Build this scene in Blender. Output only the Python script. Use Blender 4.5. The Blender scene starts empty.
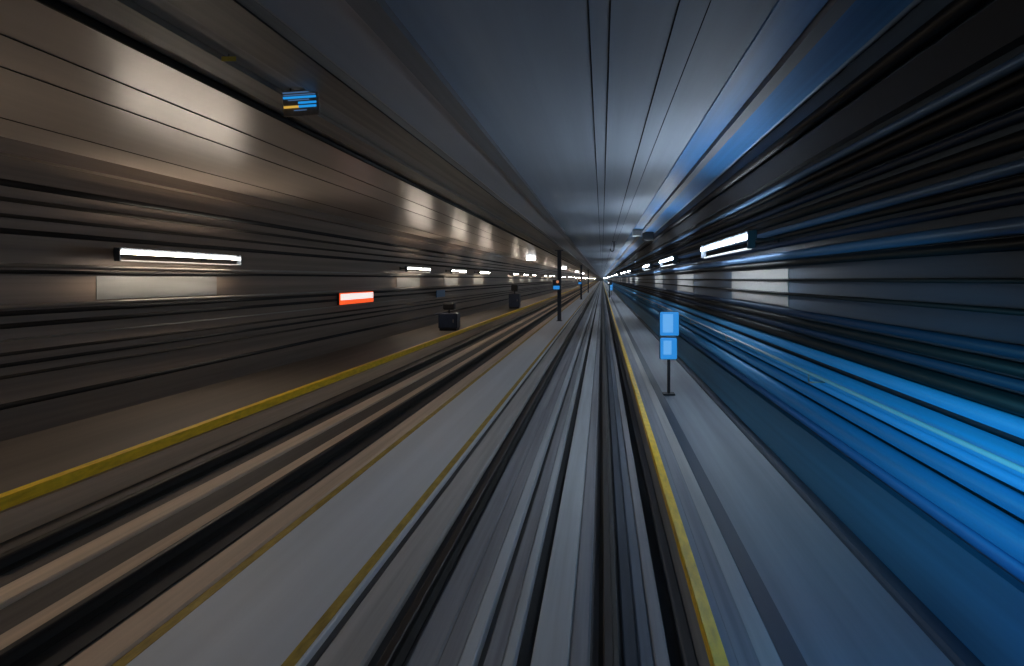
import bpy, bmesh, math, random
from mathutils import Vector, Matrix
S = bpy.context.scene
COL = S.collection
random.seed(4)

# ------------------------------------------------------------------ camera
EYE = 2.64                     # eye height above the track slab
F = 500.0                      # focal length in pixels of the 1024 wide frame
cam_d = bpy.data.cameras.new('camera')
cam = bpy.data.objects.new('camera', cam_d)
COL.objects.link(cam)
cam.location = (0, 0, EYE)
cam.rotation_euler = (math.radians(90), 0, 0)
cam_d.sensor_width = 36.0
cam_d.lens = 36.0 * F / 1024.0
cam_d.shift_x = -(602 - 512) / 1024.0
cam_d.shift_y = -(333 - 279) / 1024.0
cam_d.clip_start = 0.05
cam_d.clip_end = 1000
S.camera = cam

# ------------------------------------------------------------------ world, exposure
w = bpy.data.worlds.new('tunnel_air')
S.world = w
w.use_nodes = True
bg = w.node_tree.nodes['Background']
bg.inputs[0].default_value = (0.10, 0.14, 0.2, 1)
bg.inputs[1].default_value = 0.25
S.view_settings.view_transform = 'Standard'
S.view_settings.look = 'None'
S.view_settings.exposure = 0.0
S.view_settings.gamma = 1.0
S.view_settings.use_curve_mapping = False
try:
    S.cycles.use_denoising = True
    S.cycles.max_bounces = 6
    S.cycles.diffuse_bounces = 4
    S.cycles.sample_clamp_indirect = 4.0
    S.cycles.caustics_reflective = False
    S.cycles.caustics_refractive = False
except Exception:
    pass

LAMP_L = 62.0                  # radiance of the tubes on the left wall
LAMP_R = 78.0                  # radiance of the tubes on the right wall
WARM = (1.0, 0.85, 0.69)
COOL = (0.80, 0.90, 1.0)

def spot(name, loc, target, energy, color, size, blend, radius):
    d = bpy.data.lights.new(name, 'SPOT')
    d.energy = energy; d.color = color; d.spot_size = math.radians(size)
    d.spot_blend = blend; d.shadow_soft_size = radius
    o = bpy.data.objects.new(name, d); COL.objects.link(o)
    o.location = Vector(loc) + Vector((0, 0, EYE))
    o.rotation_euler = (Vector(target) - Vector(loc)).to_track_quat('-Z', 'Y').to_euler()
    return o
# train headlamp, and two unseen blue spots added to tint the right side
spot('added_blue_spot', (0.9, 0.3, -0.45), (2.1, 4.9, -1.0), 200, (0.04, 0.64, 0.95), 50, 1.0, 0.10)
spot('added_blue_walkway_spot', (1.0, 0.4, -0.9), (2.0, 3.3, -1.9), 130, (0.07, 0.48, 1.0), 84, 1.0, 0.10)
spot('train_headlamp', (-0.7, 0.2, -1.3), (-1.2, 7.0, -2.6), 32, (0.85, 0.92, 1.0), 110, 1.0, 0.15)

Y0, Y1 = -6.0, 640.0           # the length of tunnel that is built

# ------------------------------------------------------------------ materials
def mat(name, col, rough=0.6, metal=0.0, var=0.25, scale=3.0, stretch=(1, 0.03, 1), bump=0.0, spec=0.5, fine=0.0):
    m = bpy.data.materials.new(name); m.use_nodes = True
    nt = m.node_tree; b = nt.nodes['Principled BSDF']
    b.inputs['Roughness'].default_value = rough
    b.inputs['Metallic'].default_value = metal
    b.inputs['Specular IOR Level'].default_value = spec
    c = (*col, 1)
    if var:
        tc = nt.nodes.new('ShaderNodeTexCoord'); mp = nt.nodes.new('ShaderNodeMapping')
        mp.inputs['Scale'].default_value = stretch
        nt.links.new(tc.outputs['Object'], mp.inputs['Vector'])
        nz = nt.nodes.new('ShaderNodeTexNoise'); nz.inputs['Scale'].default_value = scale
        nz.inputs['Detail'].default_value = 6; nz.inputs['Roughness'].default_value = 0.6
        nt.links.new(mp.outputs['Vector'], nz.inputs['Vector'])
        rp = nt.nodes.new('ShaderNodeValToRGB')
        rp.color_ramp.elements[0].position = 0.32; rp.color_ramp.elements[1].position = 0.68
        rp.color_ramp.elements[0].color = (*[v * (1 - var) for v in col], 1)
        rp.color_ramp.elements[1].color = (*[min(1, v * (1 + var)) for v in col], 1)
        nt.links.new(nz.outputs['Fac'], rp.inputs['Fac'])
        nt.links.new(rp.outputs['Color'], b.inputs['Base Color'])
        if bump:
            bp = nt.nodes.new('ShaderNodeBump'); bp.inputs['Strength'].default_value = bump
            bp.inputs['Distance'].default_value = 0.01
            nt.links.new(nz.outputs['Fac'], bp.inputs['Height'])
            nt.links.new(bp.outputs['Normal'], b.inputs['Normal'])
    else:
        b.inputs['Base Color'].default_value = c
    return m

def glow(name, col, strength, base=(0.8, 0.8, 0.8)):
    m = bpy.data.materials.new(name); m.use_nodes = True
    b = m.node_tree.nodes['Principled BSDF']
    b.inputs['Base Color'].default_value = (*base, 1)
    b.inputs['Emission Color'].default_value = (*col, 1)
    b.inputs['Emission Strength'].default_value = strength
    return m

M = {
 'slab':        mat('dusty_track_slab', (0.10, 0.10, 0.105), 0.8, var=0.35, scale=7),
 'plinth_grey': mat('grey_plinth_concrete', (0.27, 0.285, 0.32), 0.7, var=0.25, scale=9),
 'plinth_pale': mat('pale_plinth_concrete', (0.50, 0.55, 0.60), 0.65, var=0.15, scale=8),
 'plinth_tan':  mat('tan_plinth_concrete', (0.60, 0.46, 0.34), 0.7, var=0.2, scale=8),
 'plinth_slate':mat('oily_slate_concrete', (0.05, 0.065, 0.09), 0.7, var=0.3, scale=9),
 'plinth_navy': mat('blue_grey_concrete', (0.13, 0.16, 0.21), 0.7, var=0.25, scale=9),
 'face_tan':    mat('tan_kerb_concrete', (0.56, 0.38, 0.25), 0.7, var=0.2, scale=8),
 'plinth_mid':  mat('mid_grey_concrete', (0.40, 0.40, 0.40), 0.7, var=0.2, scale=8),
 'plate_blue_cast':  mat('blue_cast_wall_plate', (0.045, 0.19, 0.34), 0.6, var=0.25, scale=5, stretch=(1, .02, 1)),  # plate colour carries part of the blue light's cast
 'low_pipe':    mat('dark_slate_conduit', (0.016, 0.033, 0.065), 0.4, var=0.2),
 'plinth_dark': mat('oily_plinth_concrete', (0.07, 0.06, 0.055), 0.7, var=0.3, scale=9),
 'drain_and_shadow':     mat('drain_and_shadow_black', (0.012, 0.014, 0.018), 0.7, var=0.2),  # drain black, also laid as shadow beside a rail
 'walk_mid':    mat('smooth_grey_walkway', (0.60, 0.65, 0.72), 0.5, var=0.10, scale=2),
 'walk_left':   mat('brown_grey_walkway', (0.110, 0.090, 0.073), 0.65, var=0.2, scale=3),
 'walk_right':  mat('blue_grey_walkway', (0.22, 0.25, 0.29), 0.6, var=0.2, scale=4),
 'walk_dark':   mat('dark_slot_cover', (0.045, 0.06, 0.085), 0.6, var=0.25, scale=6),
 'yellow':      mat('yellow_edge_paint', (0.88, 0.56, 0.02), 0.5, var=0.2, scale=20, stretch=(1, .3, 1)),
 'ochre':       mat('worn_ochre_paint', (0.40, 0.28, 0.05), 0.6, var=0.3, scale=20, stretch=(1, .3, 1)),
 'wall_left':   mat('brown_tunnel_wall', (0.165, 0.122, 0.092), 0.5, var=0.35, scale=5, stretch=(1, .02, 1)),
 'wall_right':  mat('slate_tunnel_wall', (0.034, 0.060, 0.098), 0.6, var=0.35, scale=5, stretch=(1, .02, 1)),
 'wall_end':    mat('far_end_wall', (0.4, 0.42, 0.45), 0.7),
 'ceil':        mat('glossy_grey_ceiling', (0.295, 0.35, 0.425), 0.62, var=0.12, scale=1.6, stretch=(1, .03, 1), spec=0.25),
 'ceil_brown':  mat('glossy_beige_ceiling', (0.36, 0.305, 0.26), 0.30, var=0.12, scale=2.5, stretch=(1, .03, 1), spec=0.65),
 'beam_brown':  mat('brown_beam_paint', (0.13, 0.115, 0.10), 0.5, var=0.35, scale=9, stretch=(1, .02, 1)),
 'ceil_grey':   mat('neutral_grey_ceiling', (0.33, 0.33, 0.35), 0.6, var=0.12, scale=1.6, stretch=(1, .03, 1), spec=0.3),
 'beam_grey':   mat('grey_rib_paint', (0.22, 0.21, 0.20), 0.65, var=0.2, scale=6, stretch=(1, .02, 1), spec=0.3),
 'beam_slate':  mat('slate_beam_paint', (0.12, 0.13, 0.15), 0.5, var=0.2, scale=6, stretch=(1, .02, 1)),
 'beam_blue_cast':   mat('blue_cast_band', (0.035, 0.16, 0.38), 0.5, var=0.25, scale=6, stretch=(1, .02, 1)),  # blue cast of the light put into the ceiling band colour
 'black':       mat('black_cable_sheath', (0.008, 0.008, 0.009), 0.45, var=0.2),
 'dark_brown':  mat('dusty_brown_sheath', (0.035, 0.028, 0.022), 0.5, var=0.2),
 'grey_pipe':   mat('galvanised_conduit', (0.34, 0.32, 0.29), 0.35, metal=0.8, var=0.15),
 'slate_pipe':  mat('slate_blue_conduit', (0.12, 0.21, 0.36), 0.35, metal=0.4, var=0.15),
 'navy':        mat('navy_sheath', (0.018, 0.035, 0.075), 0.4, var=0.2),
 'blue_pipe':   mat('bright_blue_pipe_paint', (0.07, 0.30, 0.55), 0.4, var=0.2, scale=10, stretch=(1, .02, 1)),  # blue paint that also holds some of the blue light's cast
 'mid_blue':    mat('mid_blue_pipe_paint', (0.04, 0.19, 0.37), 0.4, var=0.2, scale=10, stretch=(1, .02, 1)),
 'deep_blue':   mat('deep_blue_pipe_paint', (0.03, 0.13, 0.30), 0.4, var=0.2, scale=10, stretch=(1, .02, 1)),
 'steel_rail':  mat('rolled_rail_steel', (0.010, 0.009, 0.008), 0.6, var=0.3, scale=20),
 'rail_head':   mat('polished_rail_head', (0.022, 0.018, 0.017), 0.5, metal=0.2, var=0.15, scale=30),
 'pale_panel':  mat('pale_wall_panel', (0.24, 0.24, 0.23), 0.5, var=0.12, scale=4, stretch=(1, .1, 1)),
 'handrail':    mat('pale_handrail_enamel', (0.42, 0.44, 0.46), 0.22, var=0.05),
 'housing':     mat('lamp_housing_enamel', (0.055, 0.07, 0.09), 0.5, var=0.1),
 'post':        mat('blue_black_post_paint', (0.02, 0.03, 0.05), 0.45, var=0.2, stretch=(1, 1, .2)),
 'cabinet':     mat('navy_cabinet_paint', (0.012, 0.02, 0.045), 0.45, var=0.25, stretch=(1, 1, 1)),
 'case_black':  mat('black_equipment_case', (0.010, 0.010, 0.012), 0.5, var=0.2, stretch=(1, 1, 1)),
 'light_case':  mat('light_grey_case', (0.38, 0.42, 0.45), 0.5, var=0.15, stretch=(1, 1, 1)),
 'orange_rim':  glow('lit_orange_red_rim', (1.0, 0.11, 0.02), 0.9, (0.8, 0.1, 0.03)),
 'sign_white':  glow('lit_white_legend', (1.0, 0.93, 0.9), 0.85),
 'tube_left':   glow('left_tube', WARM, LAMP_L),
 'tube_right':  glow('right_tube', COOL, LAMP_R),
 'lip_left':    glow('left_lower_lens', WARM, 0.16, (.15, .15, .15)),
 'lip_right':   glow('right_lower_lens', COOL, 0.75, (.15, .15, .15)),
 'flood':       glow('flood_lens', (0.95, 0.97, 1.0), 9.0),
 'blue_lit':    glow('lit_blue_panel', (0.02, 0.22, 0.60), 1.0, (0.01, 0.05, 0.15)),
 'blue_core':   glow('lit_pale_blue_core', (0.11, 0.36, 0.74), 1.0, (0.03, 0.08, 0.18)),
 'reflection_blue': glow('reflection_blue_row', (0.012, 0.26, 0.68), 1.0, (.02, .05, .1)),  # rows reflected in the windscreen, given their own glow
 'reflection_dim':  glow('reflection_dim_row', (0.05, 0.11, 0.22), 1.0, (.02, .05, .1)),
 'reflection_amber':glow('reflection_amber_row', (0.60, 0.36, 0.06), 1.0, (.1, .05, .01)),
 'amber_lens':  glow('amber_lens', (0.8, 0.22, 0.03), 0.5),
 'dull_yellow': mat('dull_yellow_reflection', (0.42, 0.34, 0.04), 0.6, var=0.2, stretch=(1, 1, 1)),
}

# ------------------------------------------------------------------ mesh helpers (coordinates are relative to the eye: x across, y along, z up)
def obj(name, bm, m, parent=None, smooth=False):
    me = bpy.data.meshes.new(name)
    bmesh.ops.recalc_face_normals(bm, faces=bm.faces)
    if smooth:
        for f in bm.faces: f.smooth = True
    bm.to_mesh(me); bm.free()
    me.materials.append(M[m] if isinstance(m, str) else m)
    o = bpy.data.objects.new(name, me); COL.objects.link(o)
    if parent: o.parent = parent
    else: o.location.z = EYE
    return o
def tag(o, label, cat, group=None):
    o['label'] = label; o['category'] = cat
    if group: o['group'] = group
    return o
def thing(name, label, cat, loc, group=None, rz=0):
    o = bpy.data.objects.new(name, None); COL.objects.link(o)
    o.empty_display_size = 0.1
    o.location = (loc[0], loc[1], loc[2] + EYE); o.rotation_euler.z = rz
    return tag(o, label, cat, group)
def struct(name, bm, m, label=None):
    o = obj(name, bm, m); o['kind'] = 'structure'
    return o
def dup(root, loc, label, group=None):
    def cp(o, parent):
        c = o.copy(); COL.objects.link(c); c.parent = parent
        for ch in o.children: cp(ch, c)
        return c
    r = cp(root, None); r.location = (loc[0], loc[1], loc[2] + EYE)
    r['label'] = label
    if group: r['group'] = group
    return r

def prism(bm, pts, y0=Y0, y1=Y1):
    a = [bm.verts.new((x, y0, z)) for x, z in pts]
    b = [bm.verts.new((x, y1, z)) for x, z in pts]
    n = len(pts)
    for i in range(n):
        j = (i + 1) % n
        bm.faces.new((a[i], a[j], b[j], b[i]))
    bm.faces.new(a); bm.faces.new(b[::-1])
    return bm
def bar(x0, x1, z0, z1, y0=Y0, y1=Y1, ch=0.0):
    bm = bmesh.new()
    if ch:
        return prism(bm, [(x0, z0), (x1, z0), (x1, z1 - ch), (x1 - ch, z1), (x0 + ch, z1), (x0, z1 - ch)], y0, y1)
    return prism(bm, [(x0, z0), (x1, z0), (x1, z1), (x0, z1)], y0, y1)
def pipe(x, z, r, y0=Y0, y1=Y1, n=14):
    bm = bmesh.new()
    return prism(bm, [(x + r * math.cos(2 * math.pi * i / n), z + r * math.sin(2 * math.pi * i / n)) for i in range(n)], y0, y1)
def box(bm, c, s, bevel=0.0):
    r = bmesh.ops.create_cube(bm, size=1.0)
    vs = r['verts']
    bmesh.ops.scale(bm, vec=s, verts=vs); bmesh.ops.translate(bm, vec=c, verts=vs)
    if bevel:
        es = list({e for v in vs for e in v.link_edges})
        bmesh.ops.bevel(bm, geom=es, offset=bevel, segments=2, affect='EDGES', profile=0.5)
    return bm
def B(c, s, bevel=0.0): return box(bmesh.new(), c, s, bevel)
def rod(bm, p, q, r, n=12, r2=None):
    p, q = Vector(p), Vector(q); d = q - p
    mtx = Matrix.Translation((p + q) / 2) @ d.to_track_quat('Z', 'Y').to_matrix().to_4x4()
    bmesh.ops.create_cone(bm, cap_ends=True, segments=n, radius1=r, radius2=r if r2 is None else r2, depth=d.length, matrix=mtx)
    return bm
ORD = ['first', 'second', 'third', 'fourth', 'fifth', 'sixth', 'seventh', 'eighth', 'ninth', 'tenth', 'eleventh', 'twelfth']

# ------------------------------------------------------------------ the shell
XL, XR, ZC, ZF = -8.1, 2.15, 1.87, -2.64
ZWL, ZWR = -2.19, -2.15        # tops of the two side walkways
struct('floor', bar(XL - .3, XR + .3, ZF - .3, ZF), 'slab')
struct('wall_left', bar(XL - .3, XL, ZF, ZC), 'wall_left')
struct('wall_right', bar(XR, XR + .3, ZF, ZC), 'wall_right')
struct('ceiling_middle', bar(-2.31, -1.60, ZC, ZC + .3), 'ceil_grey')
struct('ceiling', bar(-1.60, XR + .3, ZC, ZC + .3), 'ceil')
struct('ceiling_left', bar(XL - .3, -2.31, ZC, ZC + .3), 'ceil_brown')
struct('wall_end', bar(XL - .3, XR + .3, ZF - .3, ZC + .3, Y1, Y1 + .3), 'wall_end')
# raised side walkways and the low walkway between the tracks
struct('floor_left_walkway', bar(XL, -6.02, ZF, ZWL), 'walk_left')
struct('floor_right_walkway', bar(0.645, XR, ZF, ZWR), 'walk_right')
ZM = -2.58
struct('floor_middle_walkway', bar(-3.28, -2.02, ZF, ZM, ch=.01), 'walk_mid')

T = [0]
def trim(x0, x1, z0, z1, m, **k):
    T[0] += 1
    return struct('trim_%d' % T[0], bar(x0, x1, z0, z1, **k), m)
# concrete of the right hand track, from its left rail across
ZP = -2.56
trim(-1.93, -1.60, ZF, -2.575, 'plinth_mid', ch=.02)
trim(-1.31, -1.10, ZF, ZP, 'plinth_grey', ch=.015)
trim(-1.095, -.955, ZF, ZP + .004, 'plinth_grey', ch=.01)
trim(-.95, -.85, ZF, ZP + .02, 'plinth_pale', ch=.01)
trim(-.79, -.665, ZF, ZP, 'plinth_grey', ch=.01)
trim(-.66, -.585, ZF, ZP + .015, 'plinth_pale', ch=.01)
trim(-.575, -.485, ZF, ZF + .01, 'drain_and_shadow')
trim(-.475, -.225, ZF, ZP + .005, 'plinth_pale', ch=.01)
trim(-.22, -.085, ZF, ZP, 'plinth_grey', ch=.015)
trim(.15, .25, ZF, ZP - .03, 'plinth_slate', ch=.01)
trim(.255, .35, ZF, ZP - .02, 'plinth_navy', ch=.01)
trim(.355, .455, ZF, ZP, 'plinth_grey', ch=.01)
trim(.47, .55, ZF, ZF + .01, 'drain_and_shadow')
trim(.56, .64, ZF, ZP, 'plinth_navy', ch=.01)
# concrete of the left hand track
trim(-3.62, -3.31, ZF, -2.585, 'plinth_tan', ch=.02)
trim(-3.93, -3.70, ZF, ZF + .012, 'drain_and_shadow')  # black strip laid in for the shadow beside the rail
trim(-4.34, -4.13, ZF, -2.56, 'plinth_tan', ch=.015)
trim(-4.74, -4.36, ZF, -2.60, 'plinth_dark', ch=.015)
trim(-5.02, -4.75, ZF, -2.57, 'plinth_tan', ch=.015)
trim(-5.22, -5.04, ZF, -2.60, 'plinth_dark', ch=.015)
trim(-5.85, -5.58, ZF, -2.56, 'plinth_dark', ch=.02)
trim(-6.015, -5.95, ZF, -2.32, 'face_tan')          # lower half of the left walkway's face
# strips set into the right walkway
trim(.76, .88, ZWR, ZWR + .006, 'plinth_grey')
trim(.88, 1.00, ZWR, ZWR + .010, 'plinth_mid')
trim(1.01, 1.14, ZWR, ZWR + .006, 'walk_dark')
trim(1.96, 2.10, ZWR, ZWR + .05, 'walk_dark', ch=.02)
# lower wall plate behind the pipes, right
trim(2.09, XR, ZWR, -1.56, 'plate_blue_cast')
# longitudinal ribs and shadow gaps of the ceiling
trim(-3.36, -3.08, ZC - .10, ZC, 'beam_brown')
trim(-3.06, -2.78, ZC - .06, ZC, 'beam_grey')
trim(-2.77, -2.33, ZC - .10, ZC, 'beam_brown')
trim(-1.66, -1.46, ZC - .07, ZC, 'beam_slate', ch=0)
trim(1.52, 1.64, ZC - .07, ZC, 'beam_slate', ch=0)
trim(1.64, 2.06, ZC - .03, ZC, 'beam_blue_cast')
trim(1.18, 1.50, ZC - .02, ZC, 'beam_blue_cast')
trim(XL, XL + .22, ZC - .20, ZC, 'wall_left')          # dark haunch under the left ceiling edge
trim(2.07, XR, 1.20, 1.46, 'drain_and_shadow')

# ------------------------------------------------------------------ rails
def rail(x, label):
    t = thing('running_rail', label, 'rail', (x, 0, ZF), 'running rails of the two tracks')
    z = 0
    bm = bmesh.new()
    prism(bm, [(-.070, 0), (.070, 0), (.070, .012), (.014, .03), (.010, .095), (.034, .105), (.036, .118),
               (-.036, .118), (-.034, .105), (-.010, .095), (-.014, .03), (-.070, .012)])
    obj('web', bm, 'steel_rail', t)
    bm = bmesh.new()
    prism(bm, [(-.036, .118), (.036, .118), (.036, .134), (.026, .142), (-.026, .142), (-.036, .134)])
    obj('head', bm, 'rail_head', t)
    return t
rail(-5.42, 'dark steel rail of the far track, on the side of the bright yellow edge')
rail(-4.02, 'dark steel rail of the far track, next to the grey middle walkway')
rail(-1.43, 'steel rail between the grey middle walkway and the pale concrete strips')
rail(0.045, 'steel rail running straight up the picture beside the blue-lit side')

# ------------------------------------------------------------------ yellow edges
def edge(name, label, parts):
    t = thing(name, label, 'edge strip', (0, 0, 0))
    for pn, bm, m in parts: obj(pn, bm, m, t)
    return t
edge('walkway_edge_strip', 'bright yellow edge along the brown walkway under the left wall',
     [('top_face', bar(-6.10, -5.985, ZWL, ZWL + .012), 'yellow'), ('front_face', bar(-6.018, -5.985, ZWL - .12, ZWL - .001), 'yellow')])
edge('walkway_edge_strip', 'yellow edge of the blue-grey walkway beside the steel rail',
     [('top_face', bar(.625, .705, ZWR, ZWR + .012), 'yellow'), ('front_face', bar(.622, .644, ZWR - .07, ZWR - .001), 'yellow')])
tag(obj('painted_line', bar(-3.27, -3.18, ZM, ZM + .004), 'ochre'), 'worn ochre line on the middle walkway, on the side of the far track', 'painted line', 'lines of the middle walkway')
tag(obj('painted_line', bar(-2.14, -2.05, ZM, ZM + .004), 'ochre'), 'worn ochre line on the middle walkway, on the side of the nearer track', 'painted line', 'lines of the middle walkway')

# ------------------------------------------------------------------ cables and pipes
def cable(name, x, z, r, m, label, cat='cable', group=None, n=14):
    return tag(obj(name, pipe(x, z, r, n=n), m, smooth=True), label, cat, group)
GL = 'cables and conduits on the left wall'
for z, r, m, nm, lab in [
    (1.30, .06, 'black', 'wall_cable', 'thick black cable, the topmost on the brown left wall'),
    (1.08, .04, 'dark_brown', 'wall_cable', 'dusty brown cable second from the top on the left wall'),
    (.86, .035, 'dark_brown', 'wall_cable', 'dusty brown cable third from the top on the left wall'),
    (.65, .05, 'black', 'wall_cable', 'black cable just above the strip lamps of the left wall'),
    (.19, .035, 'grey_pipe', 'wall_conduit', 'shiny metal conduit just below the strip lamps of the left wall'),
    (.10, .035, 'black', 'wall_cable', 'black cable between the lamps and the pale panels of the left wall'),
    (-.38, .035, 'grey_pipe', 'wall_conduit', 'shiny metal conduit under the pale panels of the left wall'),
    (-.47, .045, 'black', 'wall_cable', 'black cable directly under the shiny conduit of the left wall'),
    (-.64, .045, 'black', 'wall_cable', 'second black cable under the pale panels of the left wall'),
    (-.84, .018, 'grey_pipe', 'wall_conduit', 'thin bright conduit at the middle of the left wall'),
    (-1.02, .03, 'dark_brown', 'wall_cable', 'brown cable under the thin bright conduit of the left wall'),
    (-1.17, .035, 'black', 'wall_cable', 'black cable under the brown one on the left wall'),
    (-1.33, .03, 'dark_brown', 'wall_cable', 'brown cable second from the bottom of the left wall'),
    (-1.72, .05, 'black', 'wall_cable', 'lowest black cable above the walkway on the left wall'),
]:
    r *= .8
    cable(nm, XL + r, z, r, m, lab, 'conduit' if 'conduit' in nm else 'cable', GL)
GR = 'cables and pipes on the right wall'
for x, z, r, m, nm, lab in [
    (None, 1.58, .06, 'black', 'wall_pipe', 'thick black pipe at the very top of the right wall'),
    (None, 1.10, .035, 'slate_pipe', 'wall_conduit', 'slate conduit high on the right wall under the dark plate'),
    (None, 1.02, .03, 'black', 'wall_cable', 'black cable right under the high slate conduit'),
    (None, .93, .05, 'black', 'wall_cable', 'thick black cable second under the high slate conduit'),
    (None, .83, .03, 'navy', 'wall_cable', 'navy cable between two black cables high on the right wall'),
    (None, .70, .045, 'black', 'wall_cable', 'black cable above the strip lamps of the right wall'),
    (None, .57, .035, 'slate_pipe', 'wall_conduit', 'slate conduit level with the strip lamps of the right wall'),
    (None, .50, .025, 'black', 'wall_cable', 'thin black cable behind the strip lamps of the right wall'),
    (None, .41, .03, 'navy', 'wall_cable', 'navy cable behind the lower edge of the right strip lamps'),
    (None, .27, .045, 'slate_pipe', 'wall_conduit', 'big slate conduit above the pale panels of the right wall'),
    (None, .18, .035, 'black', 'wall_cable', 'black cable under the big slate conduit'),
    (None, -.01, .015, 'black', 'wall_cable', 'thin black cable crossing the upper part of the pale panels'),
    (None, -.17, .018, 'black', 'wall_cable', 'thin black cable crossing the lower part of the pale panels'),
    (None, -.37, .035, 'low_pipe', 'wall_conduit', 'slate conduit right under the pale panels of the right wall'),
    (None, -.46, .035, 'black', 'wall_cable', 'black cable under the lower slate conduit of the right wall'),
    (None, -.54, .03, 'low_pipe', 'wall_conduit', 'lowest slate conduit, above the black pipe and blue pipes'),
    (None, -.635, .05, 'black', 'wall_pipe', 'black pipe lying right above the bright blue pipes'),
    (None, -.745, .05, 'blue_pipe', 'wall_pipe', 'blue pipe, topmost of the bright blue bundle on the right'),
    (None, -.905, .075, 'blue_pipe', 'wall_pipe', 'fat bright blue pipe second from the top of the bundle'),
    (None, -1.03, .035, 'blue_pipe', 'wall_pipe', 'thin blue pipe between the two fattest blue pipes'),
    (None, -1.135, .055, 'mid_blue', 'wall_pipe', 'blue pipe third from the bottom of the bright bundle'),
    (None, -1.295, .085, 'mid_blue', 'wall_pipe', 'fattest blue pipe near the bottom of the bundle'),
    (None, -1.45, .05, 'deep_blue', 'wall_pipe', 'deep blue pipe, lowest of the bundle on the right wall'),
]:
    cable(nm, XR - r, z, r, m, lab, nm.split('_')[1], GR)
# ceiling runs
cable('ceiling_conduit', -3.66, ZC - .036, .036, 'black', 'fat black conduit under the ceiling between the beige bay and the ribs', 'conduit')
GC = 'thin dark wires along the grey ceiling'
for x, r, lab in [(-.095, .0055, 'thin dark ceiling wire, first of the close pair above the track'), (.055, .006, 'thin dark ceiling wire, second of the close pair above the track'),
                  (.52, .006, 'single thin dark ceiling wire nearer the blue side'), (.73, .0035, 'faint thin ceiling wire beside the blue bands')]:
    cable('ceiling_wire', x, ZC - r, r, 'black', lab, 'wire', GC, n=8)
GS = 'thin cables under the beige ceiling bay'
for x, lab in [(-4.58, 'thin dark cable on the beige ceiling, first beyond the black conduit'), (-5.28, 'thin dark cable on the beige ceiling, second beyond the black conduit'),
               (-6.95, 'thin dark cable on the beige ceiling above the left strip lamps')]:
    cable('ceiling_cable', x, ZC - .0055, .0055, 'dark_brown', lab, 'cable', GS, n=8)
cable('ceiling_cable', -2.325, ZC - .107, .007, 'black', 'thin black cable on the edge of the brown ceiling rib', 'cable', None, n=8)

# handrail in front of the blue pipes
t = thing('handrail', 'thin pale metal handrail in front of the blue pipes', 'handrail', (0, 0, 0))
obj('rail_tube', pipe(1.86, -.845, .014), 'handrail', t, True)
for k in range(14):
    y = 1.5 + 3.0 * k
    bm = bmesh.new(); rod(bm, (1.86, y, -.845), (1.86, y, -.93), .008, 8); rod(bm, (1.86, y, -.93), (2.075, y, -.93), .008, 8)
    obj('bracket', bm, 'grey_pipe', t, True)

# ------------------------------------------------------------------ strip lamps and the pale panels below them
def lamp_proto(side, name, label, group):
    s = 1 if side == 'right' else -1          # wall lies towards +s
    L = 2.60
    t = thing(name, label, 'lamp', (0, 0, 0), group)
    obj('housing', B((s * .075, .03, .025), (.06, L + .10, .11), .012), 'housing', t)
    bm = rod(bmesh.new(), (0, -L / 2, 0), (0, L / 2, 0), .024, 12)
    obj('tube', bm, 'tube_left' if s < 0 else 'tube_right', t, True)
    for e in (-1, 1):
        obj('end_cap', B((s * .035, e * (L / 2 + .035) + .015, -.035), (.09, .03, .21), .008), 'housing', t)
    bm = bmesh.new(); box(bm, (s * .05, .03, -.132), (.03, L - .02, .024), .008)
    obj('lower_lens', bm, 'lip_left' if s < 0 else 'lip_right', t)
    gap = .489 if s > 0 else .449
    for e in (-1, 1):
        bm = bmesh.new(); rod(bm, (s * .10, e * .9, .0), (s * (gap - .01), e * .9, .0), .014, 8); box(bm, (s * (gap - .015), e * .9, 0), (.03, .12, .12), .004)
        obj('bracket', bm, 'case_black', t)
    return t
XLL, ZLL, XLR, ZLR = -7.65, .425, 1.66, .485
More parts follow.
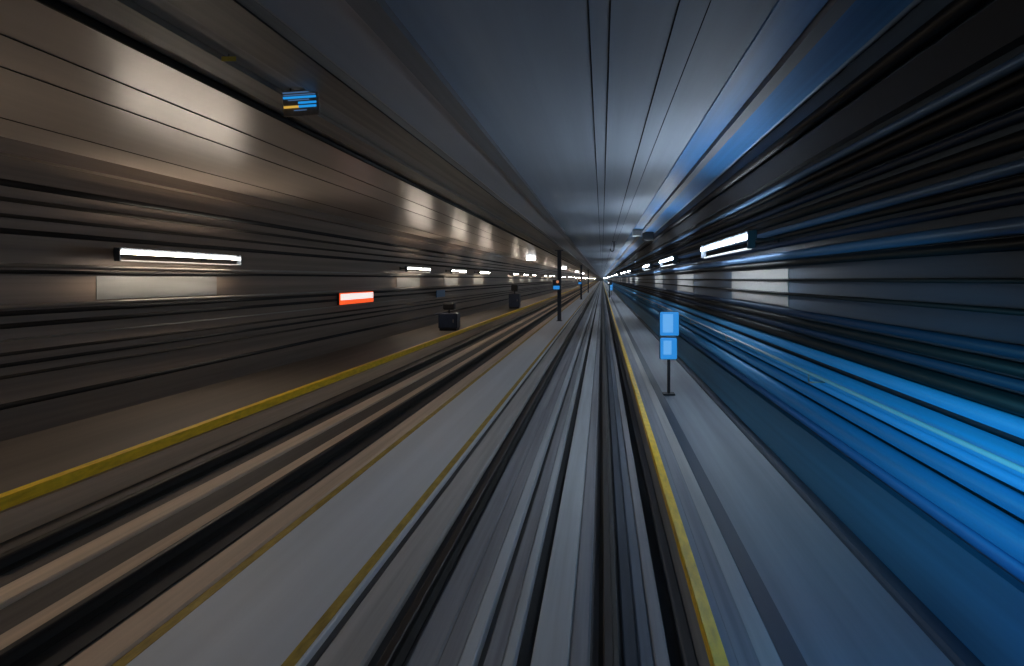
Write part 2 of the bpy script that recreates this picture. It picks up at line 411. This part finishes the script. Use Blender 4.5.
def lamp_row(side, ys, x, z):
    group = 'strip lamps along the %s wall' % side
    pgroup = 'pale panels under the lamps of the %s wall' % side
    proto = pan = far = None
    n = 0 if side == 'right' else -2
    for y in ys:
        if n < 0:
            lab = plab = ('strip lamp on the left wall beside the front of the train' if n == -1 else 'strip lamp on the left wall behind the front of the train')
        elif n < 9:
            lab = ('%s glowing strip lamp along the brown left wall, counted from the near end' if side == 'left' else '%s glowing strip lamp along the dark blue right wall, counted from the near end') % ORD[n]
            plab = ('%s pale panel below the lamps of the brown left wall, from the near end' if side == 'left' else '%s pale panel below the lamps of the dark right wall, from the near end') % ORD[n]
        else:
            lab = 'tiny far strip lamp in the bright line at the end of the %s' % ('brown left wall' if side == 'left' else 'dark right wall')
        if proto is None:
            proto = lamp_proto(side, 'strip_lamp', lab, group); proto.location = (x, y, z + EYE)
        elif y > 130:
            if far is None:
                s = 1 if side == 'right' else -1
                far = obj('strip_lamp', rod(bmesh.new(), (0, -1.3, 0), (0, 1.3, 0), .03, 8), 'tube_left' if s < 0 else 'tube_right')
                far.data.materials.append(M['housing'])
                bm = bmesh.new(); bm.from_mesh(far.data); nf = len(bm.faces)
                box(bm, (s * .25, 0, .02), (.48, .1, .03)); bm.faces.ensure_lookup_table()
                for f in bm.faces[nf:]: f.material_index = 1
                bm.to_mesh(far.data); bm.free()
                far.location = (x, y, z + EYE); tag(far, lab, 'lamp', group)
            else:
                dup(far, (x, y, z), lab, group)
        else:
            dup(proto, (x, y, z), lab, group)
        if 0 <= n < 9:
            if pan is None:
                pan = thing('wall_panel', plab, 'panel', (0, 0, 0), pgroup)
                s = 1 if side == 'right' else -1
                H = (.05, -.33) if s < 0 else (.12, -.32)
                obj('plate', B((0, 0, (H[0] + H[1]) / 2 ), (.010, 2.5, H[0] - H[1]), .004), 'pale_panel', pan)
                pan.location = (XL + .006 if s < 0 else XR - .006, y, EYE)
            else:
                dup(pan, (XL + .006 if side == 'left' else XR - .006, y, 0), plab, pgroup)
        n += 1
lamp_row('left', [9.25 + 5.86 * k for k in range(-2, 107) if k % 4 != 1], XLL, ZLL)
lamp_row('right', [7.0 + 5.95 * k for k in range(0, 106) if k % 4 != 3], XLR, ZLR)
# flood lamps on the ceiling over the left walkway
fl = None
for i, y in enumerate([41.6, 78.0, 118.0, 155.0]):
    lab = '%s square flood lamp under the ceiling over the left walkway' % ORD[i]
    if fl is None:
        fl = thing('flood_lamp', lab, 'lamp', (-5.9, y, ZC), 'flood lamps under the ceiling')
        obj('housing', B((0, .06, -.14), (.86, .3, .26), .02), 'case_black', fl)
        obj('lens', B((0, -.10, -.16), (.74, .04, .30), .01), 'flood', fl)
        obj('bracket', B((0, .06, -.01), (.3, .2, .02), .004), 'case_black', fl)
    else:
        dup(fl, (-5.9, y, ZC), lab)

# ------------------------------------------------------------------ posts between the tracks
XP = -2.62
def post_proto(label):
    t = thing('steel_post', label, 'post', (0, 0, 0), 'steel posts on the middle walkway')
    h = ZC - ZM - .10
    bm = bmesh.new()
    box(bm, (0, -.10, h / 2), (.22, .02, h)); box(bm, (0, .10, h / 2), (.22, .02, h)); box(bm, (0, 0, h / 2), (.02, .18, h))
    obj('shaft', bm, 'post', t)
    obj('base_plate', B((0, 0, .015), (.34, .34, .03), .004), 'post', t)
    obj('head_plate', B((0, 0, h - .02), (.5, .4, .04), .004), 'post', t)
    return t
p = post_proto('dark steel post on the middle walkway, first and tallest in view'); p.location = (XP, 30.7, ZM + EYE)
for y, l in ((63., 'dark steel post on the middle walkway, second in line'), (95., 'dark steel post on the middle walkway, third in line')):
    dup(p, (XP, y, ZM), l)
t = thing('post_signal', 'small blue-lit signal box with an amber light on the tallest post', 'signal', (XP - .03, 30.53, 0), 'signal boxes on the posts')
obj('case', B((-.11, 0, -.36), (.50, .10, .62), .02), 'cabinet', t)
obj('blue_lens', B((-.13, -.055, -.52), (.38, .02, .22), .006), 'blue_lit', t)
bm = rod(bmesh.new(), (-.06, -.05, -.17), (-.06, -.075, -.17), .085, 16); obj('amber_lens', bm, 'amber_lens', t)
dup(t, (XP - .03, 62.83, 0), 'small blue-lit signal box with an amber light on the second post')

# ------------------------------------------------------------------ blue lit totems on the right walkway
def totem(label, x, y, sc=1.0):
    t = thing('lit_totem', label, 'sign', (x, y, ZWR), 'blue lit totems on the right walkway')
    obj('foot_plate', B((0, 0, .015), (.22, .18, .03), .005), 'case_black', t)
    bm = rod(bmesh.new(), (0, 0, .03), (0, 0, .66), .03, 12); obj('pole', bm, 'case_black', t)
    up = obj('upper_case', B((.01, .03, 1.32), (.37, .10, .46), .03), 'cabinet', t)
    lo = obj('lower_case', B((-.005, .03, .86), (.33, .10, .42), .03), 'cabinet', t)
    u = obj('upper_face', B((.01, -.025, 1.32), (.35, .05, .44), .024), 'blue_lit', t)
    l = obj('lower_face', B((-.005, -.025, .86), (.31, .05, .40), .024), 'blue_lit', t)
    bm = bmesh.new(); box(bm, (-.02, -.0525, 1.33), (.19, .01, .34), .004); obj('upper_core', bm, 'blue_core', t)
    bm = bmesh.new(); box(bm, (-.03, -.0525, .88), (.15, .01, .26), .004); obj('lower_core', bm, 'blue_core', t)
    return t
t0 = totem('glowing blue two-part totem on the blue-grey walkway, large one in front', 1.24, 9.3)
dup(t0, (1.22, 66.0, ZWR), 'tiny glowing blue totem far along the blue-grey walkway')
t = thing('signal_post', 'dark round-headed signal on the blue-grey walkway before the far blue totem', 'signal', (.86, 58.0, ZWR))
obj('pole', rod(bmesh.new(), (0, 0, 0), (0, 0, 1.6), .05, 10), 'case_black', t)
obj('head', B((.05, 0, 1.75), (.5, .2, .6), .08), 'case_black', t)
obj('lens', rod(bmesh.new(), (-.1, -.10, 1.7), (-.1, -.13, 1.7), .09, 16), 'sign_white', t)

# ------------------------------------------------------------------ signs and boxes
t = thing('lit_wall_sign', 'red-rimmed lit white sign on the brown left wall', 'sign', (-7.97, 16.3, -.61))
obj('case', B((-.045, 0, 0), (.07, 2.22, .36), .012), 'case_black', t)
obj('rim', B((.0, 0, 0), (.03, 2.22, .36), .01), 'orange_rim', t)
obj('legend_plate', B((.014, .0, .055), (.012, 2.16, .19), .004), 'sign_white', t)
t = thing('wall_sign', 'small dark blue plate on the left wall beyond the red-rimmed sign', 'sign', (XL + .1, 24.8, -.72))
obj('plate', B((.0, 0, 0), (.03, 1.3, .34), .008), 'deep_blue', t)
obj('bracket', B((-.058, 0, 0), (.085, .3, .1), .005), 'case_black', t)

# windscreen reflection of a lit screen, built as a glowing board
t = thing('reflection_board', 'windscreen reflection of blue rows and one amber row, built as a hanging board', 'display', (-2.87, 4.73, ZC - .055))
obj('hanger', (lambda b: (rod(b, (-.09, .02, 0), (-.09, .02, -.035), .008, 8), rod(b, (.09, .02, 0), (.09, .02, -.035), .008, 8), b)[2])(bmesh.new()), 'case_black', t)
obj('case', B((0, .022, -.145), (.335, .03, .245), .006), 'beam_brown', t)
t.rotation_euler.y = -.07
rows = [(-.035, .0, .31, .011, 'reflection_dim'), (-.058, .0, .30, .008, 'reflection_dim'), (-.082, .0, .31, .020, 'reflection_blue'),
        (-.107, -.01, .2, .008, 'reflection_dim'), (-.135, .07, .17, .020, 'reflection_blue'), (-.170, .07, .165, .021, 'reflection_blue'),
        (-.170, -.085, .14, .021, 'reflection_amber'), (-.205, .0, .12, .007, 'reflection_dim')]
for z, x, wd, h, m in rows:
    obj('reflection_row', B((x, .002, z - .012), (wd, .012, h), .003), m, t)
t = thing('reflection_tag', 'tiny dull yellow windscreen reflection built as a tag, before the reflected rows', 'tag', (-3.0, 4.02, ZC - .06))  # yellow reflection in the glass, built as a hung plate
obj('hook', rod(bmesh.new(), (0, 0, 0), (0, 0, -.02), .004, 8), 'case_black', t)
obj('plate', B((0, 0, -.04), (.115, .01, .038), .003), 'dull_yellow', t)

# cabinets on the left walkway
def cabinet(label, x, y, wd, dp, h, head=True):
    t = thing('trackside_cabinet', label, 'cabinet', (x, y, ZWL), 'trackside cabinets on the left walkway')
    obj('plinth', B((0, 0, .05), (wd * .9, dp * .9, .10), .01), 'case_black', t)
    obj('body', B((0, 0, .10 + (h * .62 - .1) / 2), (wd, dp, h * .62 - .10), .02), 'cabinet', t)
    d = obj('door', B((.0, -dp / 2 - .008, .10 + (h * .62 - .1) / 2), (wd * .86, .02, h * .62 - .2), .006), 'navy', t)
    obj('handle', B((wd * .3, -dp / 2 - .03, h * .35), (.03, .03, .14), .006), 'grey_pipe', d)
    obj('pole', rod(bmesh.new(), (0, 0, h * .61), (0, 0, h * .76), .04, 10), 'case_black', t)
    obj('signal_head', B((0, 0, h * .87), (wd * .62, dp * .6, h * .26), .07), 'case_black', t)
    return t
cabinet('dark navy cabinet with a black signal head by the yellow edge, nearer one', -6.53, 21.4, .80, .5, 1.18)
cabinet('dark navy cabinet with a black signal head on the far part of the left walkway', -6.53, 37.4, .8, .6, 1.75)

# equipment on the grey ceiling
t = thing('ceiling_hook', 'dark J-shaped hook hanging from the grey ceiling over the track', 'hook', (.60, 25.0, ZC))
bm = bmesh.new(); pts = [(0, 0, 0), (0, 0, -.40), (-.03, 0, -.46), (-.10, 0, -.48), (-.17, 0, -.45), (-.19, 0, -.36)]
for a, b in zip(pts, pts[1:]): rod(bm, a, b, .028, 10)
obj('bent_bar', bm, 'black', t); obj('anchor_plate', B((0, 0, -.01), (.16, .16, .02), .004), 'black', t)
t = thing('junction_box', 'pale grey junction box under the ceiling beside the blue bands', 'box', (1.30, 18.6, ZC - .02))
obj('case', B((0, 0, -.13), (.34, .22, .26), .02), 'light_case', t); obj('cover', B((0, -.115, -.13), (.28, .015, .20), .004), 'pale_panel', t)
t = thing('loudspeaker', 'black loudspeaker under the ceiling behind the pale junction box', 'loudspeaker', (1.80, 19.6, ZC - .03))
obj('case', B((0, 0, -.17), (.42, .30, .32), .02), 'case_black', t); obj('grille', B((0, -.155, -.17), (.36, .015, .26), .004), 'black', t)
obj('bracket', B((0, 0, -.005), (.2, .15, .01)), 'case_black', t)
